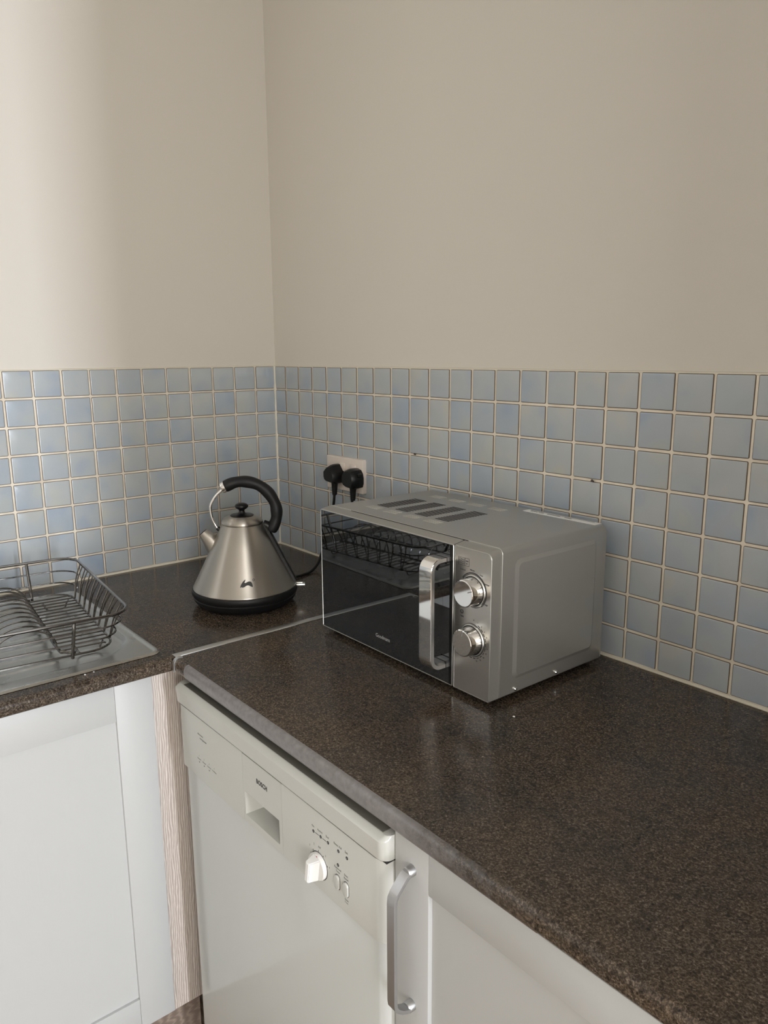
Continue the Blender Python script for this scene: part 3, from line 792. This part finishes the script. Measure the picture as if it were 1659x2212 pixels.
# dials
def dial(cx, cz, ang):
    MB().lathe([(0.0, -0.0005), (0.0250, -0.0005), (0.0254, -0.0015), (0.0246, -0.0026), (0.0232, -0.0028), (0.0230, -0.0010), (0.0, -0.0010)], 56, (cx, YF, cz), 'Y').build('dial_ring', 'trim_silver', panel, off)
    d_ = MB().lathe([(0.0225, -0.0006), (0.0222, -0.0030), (0.0216, -0.0045), (0.0213, -0.0120), (0.0211, -0.0200), (0.0205, -0.0220), (0.0192, -0.0230), (0.0, -0.0230)], 64, (cx, YF, cz), 'Y').build('dial', 'chrome', panel, off, angle=25)
    MB().lathe([(0.0231, -0.0012), (0.0221, -0.0016)], 56, (cx, YF, cz), 'Y').build('dial_gap', 'black', d_, off)
    MB().lathe([(0.0254, -0.0009), (0.0263, -0.0009), (0.0263, 0.0002)], 56, (cx, YF, cz), 'Y').build('dial_outline', 'print_dark', panel, off)
    MB().lathe([(0.0212, -0.0034), (0.0232, -0.0030), (0.0232, -0.0026)], 56, (cx, YF, cz), 'Y').build('dial_seam', 'black', d_, off)
    a = math.radians(ang); L0, L1 = 0.011, 0.0200
    dx, dz = math.cos(a), math.sin(a)
    MB().sweep([(cx+dx*L0, YF-0.0232, cz+dz*L0), (cx+dx*L1, YF-0.0232, cz+dz*L1)], [(-0.0003, -0.0007), (0.0003, -0.0007), (0.0003, 0.0007), (-0.0003, 0.0007)], (0, 1, 0)).build('dial_pointer', 'print_grey', d_, off)
D1, D2 = (1.0628, 1.0775), (1.0615, 0.9995)
dial(*D1, 22); dial(*D2, 88)
pr_y = YF-0.0009
def arc_band(c, r0, r1, a0, a1, n=10):
    P = arc2(c[0], c[1], r1, a0, a1, n) + list(reversed(arc2(c[0], c[1], r0, a0, a1, n)))
    MB().prism(P, XZ, pr_y+0.0004, pr_y).build('dial_mark', 'print_dark', panel, off)
for i in range(14): arc_band(D1, 0.0268, 0.0275 + 0.0004*max(0, 9-i)*0.35, 145 - 14.0*i - 14.0, 145 - 14.0*i, 4)
for i in range(11): arc_band(D2, 0.0278, 0.0290, 66 - 15.5*i - 10, 66 - 15.5*i, 4)
for i in range(11):
    a = math.radians(84 - 15.5*i); t = str(i if i < 6 else (i-3)*5 - 5)
    text_front('dial_numeral', t, D2[0]+0.0325*math.cos(a), D2[1]+0.0325*math.sin(a), pr_y, 0.0030, 'print_dark', panel, off)
for (t, x, z, s) in (('Defrost', 1.0405, 1.1062, 0.0034), ('M.Low', 1.0600, 1.1088, 0.0034), ('Med', 1.0785, 1.1045, 0.0036), ('M.High', 1.0905, 1.0930, 0.0030), ('High', 1.0895, 1.0620, 0.0034), ('TIME', 1.0395, 1.0318, 0.0038)):
    text_front('dial_lettering', t, x, z, pr_y, s, 'print_dark', panel, off)
q = MB()
for (a, b_, c_, d_) in ((1.0305, 1.0530, 1.1245, 1.1249), (1.0305, 1.0530, 1.1127, 1.1131), (1.0305, 1.0309, 1.1127, 1.1249), (1.0526, 1.0530, 1.1127, 1.1249), (1.0440, 1.0444, 1.1127, 1.1249)):
    q.box(a, b_, pr_y, pr_y+0.0004, c_, d_)
for k_ in range(3):
    pts = [(1.0315 + 0.0115*i/14, pr_y, 1.1160 + 0.0030*k_ + 0.0010*math.sin(i/14*2*PI*1.0)) for i in range(15)]
    q.tube(pts, 0.00028, 4)
q.box(1.0460, 1.0510, pr_y, pr_y+0.0004, 1.1198, 1.1212); q.box(1.0472, 1.0490, pr_y, pr_y+0.0004, 1.1155, 1.1172)
q.build('power_symbol', 'print_dark', panel, off)
q = MB(); q.lathe([(0.0, -0.0002), (0.0034, -0.0002), (0.0034, 0.0002)], 24, (1.0393, pr_y, 1.0394), 'Y'); clock = q.build('clock_symbol', 'print_dark', panel, off)
q = MB(); q.box(1.0391, 1.0396, pr_y-0.0004, pr_y, 1.0390, 1.0418); q.box(1.0391, 1.0412, pr_y-0.0004, pr_y, 1.0390, 1.0394); q.build('clock_hands', 'print_logo', clock, off)
# vents and embossed ribs on the top
for g in range(4):
    gx = 0.7195 + 0.0537*g
    for i in range(15):
        y = -0.2270 + 0.0066*i
        MB().box(gx, gx+0.0345, y-0.0017, y+0.0017, Z1-0.001, Z1+0.00018).build('vent_slot', 'black_void', mw, off)
    for i in range(4):
        MB().box(gx, gx+0.0345, -0.2560+0.0049*i, -0.2543+0.0049*i, Z1-0.001, Z1+0.0007, 0.0004).build('embossed_rib', 'mw_emboss', mw, off)
        MB().box(gx-0.002, gx+0.0325, -0.0960+0.0055*i, -0.0943+0.0055*i, Z1-0.001, Z1+0.0005, 0.0003).build('embossed_rib', 'mw_emboss', mw, off)
MB().box(X0+0.070, 1.030, YB-0.0010, YB+0.0006, Z1-0.003, Z1-0.0004).build('top_seam', 'black_void', mw, off)
lb = MB().box(0.9350, 1.0910, -0.0630, -0.0450, Z1-0.0005, Z1+0.0003).build('warning_label', 'label_white', mw, off)
q = MB()
q.box(0.9425, 1.0800, -0.0493, -0.0475, Z1+0.0003, Z1+0.0005)
for i, w in enumerate((0.018, 0.012, 0.020, 0.010, 0.016)):
    q.box(0.946+0.0190*i, 0.946+0.0190*i+w*0.9, -0.0555, -0.0525, Z1+0.0003, Z1+0.0005)
q.build('label_print', 'print_grey', lb, off)

# ------------------------------------------------------------------ dishwasher
DL = (0.912, -0.33, 0.0)
dw = thing('dishwasher', 'ivory freestanding dishwasher under the worktop', 'dishwasher', DL, 0.0)
off = DL
A0, A1 = 0.6185, 1.1990
def plan(x0, x1, yf, rl, rr): # plan outline, front towards -y
    P = [(x0, -0.03), (x0, yf+rl)]
    P += arc2(x0+rl, yf+rl, rl, 180, 270, 7)[1:] if rl > 0 else []
    P += arc2(x1-rr, yf+rr, rr, 270, 360, 7) if rr > 0 else [(x1, yf)]
    P += [(x1, -0.03)]
    return P
MB().box(A0+0.004, A1-0.004, -0.56, -0.02, 0.02, 0.845).build('cabinet', 'appliance', dw, off)
# lid strip with sloping front top
bm = bmesh.new(); rings = []
for yf, z, rr in ((-0.6060, 0.8293, 0.013), (-0.6068, 0.8302, 0.013), (-0.6090, 0.8560, 0.012), (-0.6078, 0.8575, 0.012), (-0.6005, 0.8622, 0.009), (-0.5990, 0.8625, 0.008), (-0.586, 0.8625, 0.008)):
    rings.append([bm.verts.new((x, y, z)) for x, y in plan(A0, A1, yf, 0.010, rr)])
n = len(rings[0])
for a, b_ in zip(rings, rings[1:]):
    for i in range(n): bm.faces.new((a[i], a[(i+1) % n], b_[(i+1) % n], b_[i]))
bm.faces.new(rings[0]); bm.faces.new(rings[-1])
q = MB(); q.merge(bm); lidp = q.build('top_strip', 'appliance', dw, off, angle=22)
MB().box(A0+0.020, A1-0.012, -0.5985, -0.04, 0.8622, 0.8632, 0.0003).build('top_inset', 'top_inset', lidp, off)
MB().box(A0+0.005, A1-0.003, -0.6005, -0.56, 0.8248, 0.8297).build('top_gap', 'dark_gap', lidp, off)
PB, PT = 0.7100, 0.8252; PY = -0.6040
def ext(poly, z0, z1, name, mat, parent, bev=0.0008): return MB().prism(poly, XY, z0, z1, bev, 1).build(name, mat, parent, off)
def back(P, yb): return [(x, max(min(y, yb), y) if y < yb else yb) for x, y in P]
fas = ext(back(plan(A0+0.002, 0.8495, PY, 0.014, 0.0), -0.565), PB, PT, 'fascia', 'appliance', dw)
fas2 = ext(back(plan(0.9632, A1-0.001, PY, 0.0, 0.020), -0.565), PB, PT, 'fascia', 'appliance', dw)
q = MB()
hx0, hx1, hz0, hz1 = 0.8545, 0.9545, 0.7225, 0.7620
q.box(0.8500, hx0, PY, -0.565, PB, PT); q.box(hx1, 0.9627, PY, -0.565, PB, PT)
q.box(hx0, hx1, PY, -0.565, hz1, PT); q.box(hx0, hx1, PY, -0.565, PB, hz0)
fas3 = q.build('fascia', 'appliance', dw, off)
bm = bmesh.new()
fr = [bm.verts.new(p) for p in ((hx0, PY+0.0002, hz0), (hx1, PY+0.0002, hz0), (hx1, PY+0.0002, hz1), (hx0, PY+0.0002, hz1))]
bk = [bm.verts.new(p) for p in ((hx0+0.010, PY+0.026, hz0+0.006), (hx1-0.003, PY+0.026, hz0+0.006), (hx1-0.003, PY+0.034, hz1), (hx0+0.010, PY+0.034, hz1))]
for i in range(4): bm.faces.new((fr[i], fr[(i+1) % 4], bk[(i+1) % 4], bk[i]))
bm.faces.new(bk)
q = MB(); q.merge(bm); q.build('grip_recess', 'appliance', fas3, off, smooth=False)
ext(back(plan(A0+0.006, A1-0.002, -0.5985, 0.012, 0.022), -0.565), 0.115, PB-0.0015, 'door', 'appliance_lower', dw)
MB().box(A0+0.01, A1-0.006, -0.540, -0.53, 0.0, 0.112).build('kickboard', 'dark_gap', dw, off)
fy = PY - 0.0002
text_front('brand_lettering', 'BOSCH', 0.9075, 0.7968, fy, 0.0104, 'print_dark', fas3, off, sx=0.90, spacing=1.06, bold=0.00035)
for t, x, z in (('electronic', 0.6950, 0.7958), ('management', 0.7020, 0.7895)):
    text_front('panel_lettering', t, x, z, fy, 0.0050, 'print_grey', fas, off, 'LEFT')
for i, (a, b_, c_) in enumerate((('1', 'Intensive', '70°'), ('2', 'Normal', '65°'), ('3', 'Economy', '50°'), ('4', 'Pre-Rinse', ''))):
    x = 0.6960 + 0.0185*i
    for j, t in enumerate((a, b_, c_)):
        if t: text_front('panel_lettering', t, x, 0.7540-0.0060*j, fy, 0.0036, 'print_grey', fas, off)
leds = ((1.0441, 0.7920), (1.0612, 0.7922), (1.0782, 0.7924), (1.1015, 0.7926), (1.1201, 0.7926), (1.1000, 0.7715))
for (x, z) in leds:
    d_ = MB().lathe([(0.0, -0.0006), (0.0019, -0.0006), (0.0024, -0.0002), (0.0024, 0.0006)], 20, (x, PY, z), 'Y').build('indicator', 'print_dark', fas2, off)
    MB().lathe([(0.0, -0.0009), (0.0007, -0.0008), (0.0009, -0.0005)], 10, (x, PY, z), 'Y').build('indicator_lens', 'print_grey', d_, off)
q = MB()
for i in range(2):
    q.box(leds[i][0]+0.0042, leds[i+1][0]-0.0042, fy-0.0001, fy+0.0003, 0.7918, 0.7924)
q.build('indicator_line', 'print_dark', fas2, off)
for t, x, z, s_ in (('On', 1.0432, 0.7997, 0.0046), ('Active', 1.0598, 0.7999, 0.0046), ('End', 1.0768, 0.8000, 0.0046), ('Rinse Aid', 1.1000, 0.8000, 0.0046), ('Salt', 1.1190, 0.8000, 0.0046),
                    ('Off', 1.0575, 0.7742, 0.0044), ('2', 1.0445, 0.7728, 0.0044), ('1', 1.0345, 0.7660, 0.0044), ('3', 1.0720, 0.7688, 0.0044), ('4', 1.0800, 0.7560, 0.0044),
                    ('Reduced', 1.0992, 0.7660, 0.0044), ('Time', 1.0992, 0.7612, 0.0044), ('Start', 1.1176, 0.7655, 0.0044), ('Reset', 1.1176, 0.7607, 0.0044), ('Reset', 1.1180, 0.7300, 0.0036), ('3 sec.', 1.1180, 0.7260, 0.0036)):
    text_front('panel_lettering', t, x, z, fy, s_, 'print_grey', fas2, off)
KX, KZ = 1.0560, 0.7460
q = MB()
for a in (62, 93, 130, 155, 25):
    r_ = math.radians(a); q.box(KX+0.0215*math.cos(r_)-0.0004, KX+0.0215*math.cos(r_)+0.0004, fy-0.0001, fy+0.0003, KZ+0.0215*math.sin(r_)-0.0011, KZ+0.0215*math.sin(r_)+0.0011)
q.build('dial_ticks', 'print_dark', fas2, off)
MB().lathe([(0.0194, 0.0003), (0.0200, -0.0003), (0.0, -0.0003)], 48, (KX, PY, KZ), 'Y').build('dial_gap', 'dark_gap', fas2, off)
kn = MB().lathe([(0.0190, 0.0), (0.0190, -0.0045), (0.0180, -0.0060), (0.0, -0.0060)], 48, (KX, PY, KZ), 'Y').build('programme_dial', 'knob_white', fas2, off)
# wedge grip across the dial
bm = bmesh.new()
g0 = [(-0.0085, -0.0175), (0.0085, -0.0175), (0.0085, 0.0175), (-0.0085, 0.0175)]; g1 = [(-0.0035, -0.0165), (0.0050, -0.0165), (0.0040, 0.0150), (-0.0045, 0.0150)]
RA = math.radians(-10)
rot = lambda a, b_: (a*math.cos(RA)-b_*math.sin(RA), a*math.sin(RA)+b_*math.cos(RA))
A = [bm.verts.new((KX+rot(a, b_)[0], PY-0.005, KZ+rot(a, b_)[1])) for a, b_ in g0]
B = [bm.verts.new((KX+rot(a, b_)[0], PY-0.0210, KZ+rot(a, b_)[1])) for a, b_ in g1]
for i in range(4): bm.faces.new((A[i], A[(i+1) % 4], B[(i+1) % 4], B[i]))
bm.faces.new(A); bm.faces.new(B)
bmesh.ops.bevel(bm, geom=bm.edges[:], offset=0.0012, segments=2, affect='EDGES')
q = MB(); q.merge(bm); q.build('dial_grip', 'knob_white', kn, off)
MB().box(KX+0.0025, KX+0.0040, PY-0.0064, PY-0.0058, KZ+0.0145, KZ+0.0183).build('dial_pointer', 'red', kn, off)
for (x, z) in ((1.0985, 0.7455), (1.1176, 0.7455)):
    MB().prism(rrect(x-0.0058, x+0.0058, z-0.0112, z+0.0112, 0.0057, 6), XZ, PY+0.001, PY-0.0003).build('button_gap', 'dark_gap', fas2, off)
    MB().prism(rrect(x-0.0052, x+0.0052, z-0.0106, z+0.0106, 0.0051, 6), XZ, PY+0.001, PY-0.0028, 0.0016, 3).build('button', 'appliance', fas2, off)

# ------------------------------------------------------------------ base cabinets
def shaker_door(parent, off, axis, face, a0, a1, z0, z1, st=0.067, rl=0.066):
    """framed door; axis 'x': face looks +x and spans y, axis 'y': face looks -y and spans x"""
    def bx(p0, p1, q0, q1, f0, f1, bev=0.0009):
        mb = MB()
        if axis == 'x': mb.box(f1, f0, p0, p1, q0, q1, bev, 2)
        else: mb.box(p0, p1, f0, f1, q0, q1, bev, 2)
        return mb
    sg = 1 if axis == 'x' else -1
    fr = face; bkf = face - sg*0.019; pn = face - sg*0.0062
    d = bx(a0+0.004, a1-0.004, z0+0.004, z1-0.004, bkf, bkf - sg*0.001).build('door', 'cab_white', parent, off)
    gap = 0.00025
    bx(a0, a0+st-gap, z0, z1, fr, bkf).build('stile', 'cab_white', d, off)
    bx(a1-st+gap, a1, z0, z1, fr, bkf).build('stile', 'cab_white', d, off)
    bx(a0+st, a1-st, z1-rl+gap, z1, fr, bkf).build('rail', 'cab_white', d, off)
    bx(a0+st, a1-st, z0, z0+rl-gap, fr, bkf).build('rail', 'cab_white', d, off)
    bx(a0+st-0.002, a1-st+0.002, z0+rl-0.002, z1-rl+0.002, pn, bkf, 0.0).build('panel', 'cab_white', d, off)
    return d
cbl = thing('base_cabinet', 'white framed sink cabinet below the drainer', 'cabinet', (0.30, -1.25, 0.0))
off = (0.30, -1.25, 0.0)
MB().box(0.012, 0.560, -1.86, -0.640, 0.16, 0.71).build('carcass', 'cab_white', cbl, off)
MB().box(0.540, 0.560, -1.86, -0.640, 0.71, 0.868).build('front_rail', 'cab_white', cbl, off)
shaker_door(cbl, off, 'x', 0.581, -1.030, -0.6330, 0.170, 0.8685)
shaker_door(cbl, off, 'x', 0.581, -1.430, -1.0330, 0.170, 0.8685)
shaker_door(cbl, off, 'x', 0.581, -1.830, -1.4330, 0.170, 0.8685)
o = MB().box(0.542, 0.560, -0.639, -0.555, 0.150, 0.8705, 0.0008).build('corner_panel', 'oak', None, (0.55, -0.6, 0.15)); o.location = (0.55, -0.6, 0.15)
tag(o, 'narrow limed oak filler panel between the white door and the dishwasher', 'filler panel')
o = MB().box(0.505, 0.522, -1.84, -0.556, 0.0, 0.149, 0.0008).build('plinth', 'oak_dark', None, (0.51, -1.2, 0.0)); o.location = (0.51, -1.2, 0.0)
tag(o, 'brown oak plinth board below the white sink cabinet', 'plinth')

cbr = thing('base_cabinet', 'white framed cabinet with bar handle beside the dishwasher', 'cabinet', (1.50, -0.30, 0.0))
off = (1.50, -0.30, 0.0)
MB().box(1.2015, 2.010, -0.570, -0.010, 0.15, 0.8700).build('carcass', 'cab_white', cbr, off)
MB().box(1.2015, 2.010, -0.535, -0.520, 0.0, 0.149).build('plinth', 'oak_dark', cbr, off)
dr = shaker_door(cbr, off, 'y', -0.5910, 1.2005, 1.6975, 0.170, 0.8690, 0.0595, 0.0540)
shaker_door(cbr, off, 'y', -0.5910, 1.7005, 2.008, 0.170, 0.8690, 0.0595, 0.0540)
# bow handle
HX = 1.2320
hp = [(HX, y, z) for y, z in ((-0.5910, 0.8340), (-0.5975, 0.8340), (-0.6035, 0.8310), (-0.6110, 0.8235), (-0.6180, 0.8165), (-0.6215, 0.8105), (-0.6225, 0.8030), (-0.6225, 0.76), (-0.6225, 0.70), (-0.6225, 0.6700), (-0.6215, 0.6640), (-0.6180, 0.6590), (-0.6110, 0.6530), (-0.6035, 0.6495), (-0.5975, 0.6487), (-0.5910, 0.6487))]
hd = MB().sweep(hp, [(-0.0065, -0.0024), (0.0065, -0.0024), (0.0068, 0.0), (0.0065, 0.0024), (-0.0065, 0.0024), (-0.0068, 0.0)], (1, 0, 0)).build('handle', 'satin', dr, off, angle=25)
for z in (0.8340, 0.6487):
    MB().lathe([(0.0072, 0.0), (0.0072, -0.0080), (0.0060, -0.0100), (0.0, -0.0100)], 20, (HX, -0.5909, z), 'Y').build('handle_foot', 'satin', hd, off)

# ------------------------------------------------------------------ crumbs
def crumb(x, y, label, group=None, sz=1.0):
    bm = bmesh.new(); bmesh.ops.create_icosphere(bm, subdivisions=1, radius=0.0016)
    for v in bm.verts: v.co = Vector((v.co.x*1.5, v.co.y*1.1, v.co.z*0.7)) * random.uniform(0.9, 1.1) * sz
    q = MB(); q.merge(bm); o = q.build('crumb', 'label_white'); o.location = (x, y, WT+0.0010)
    tag(o, label, 'crumb', group)
crumb(0.5740, -0.7435, 'larger white crumb of two on the worktop edge before the drainer', 'crumbs in front of the drainer')
crumb(0.5725, -0.7285, 'smaller white crumb of two on the worktop edge before the drainer', 'crumbs in front of the drainer', 0.8)
crumb(1.1389, -0.3090, 'tiny pale crumb on the worktop by the front corner of the microwave')
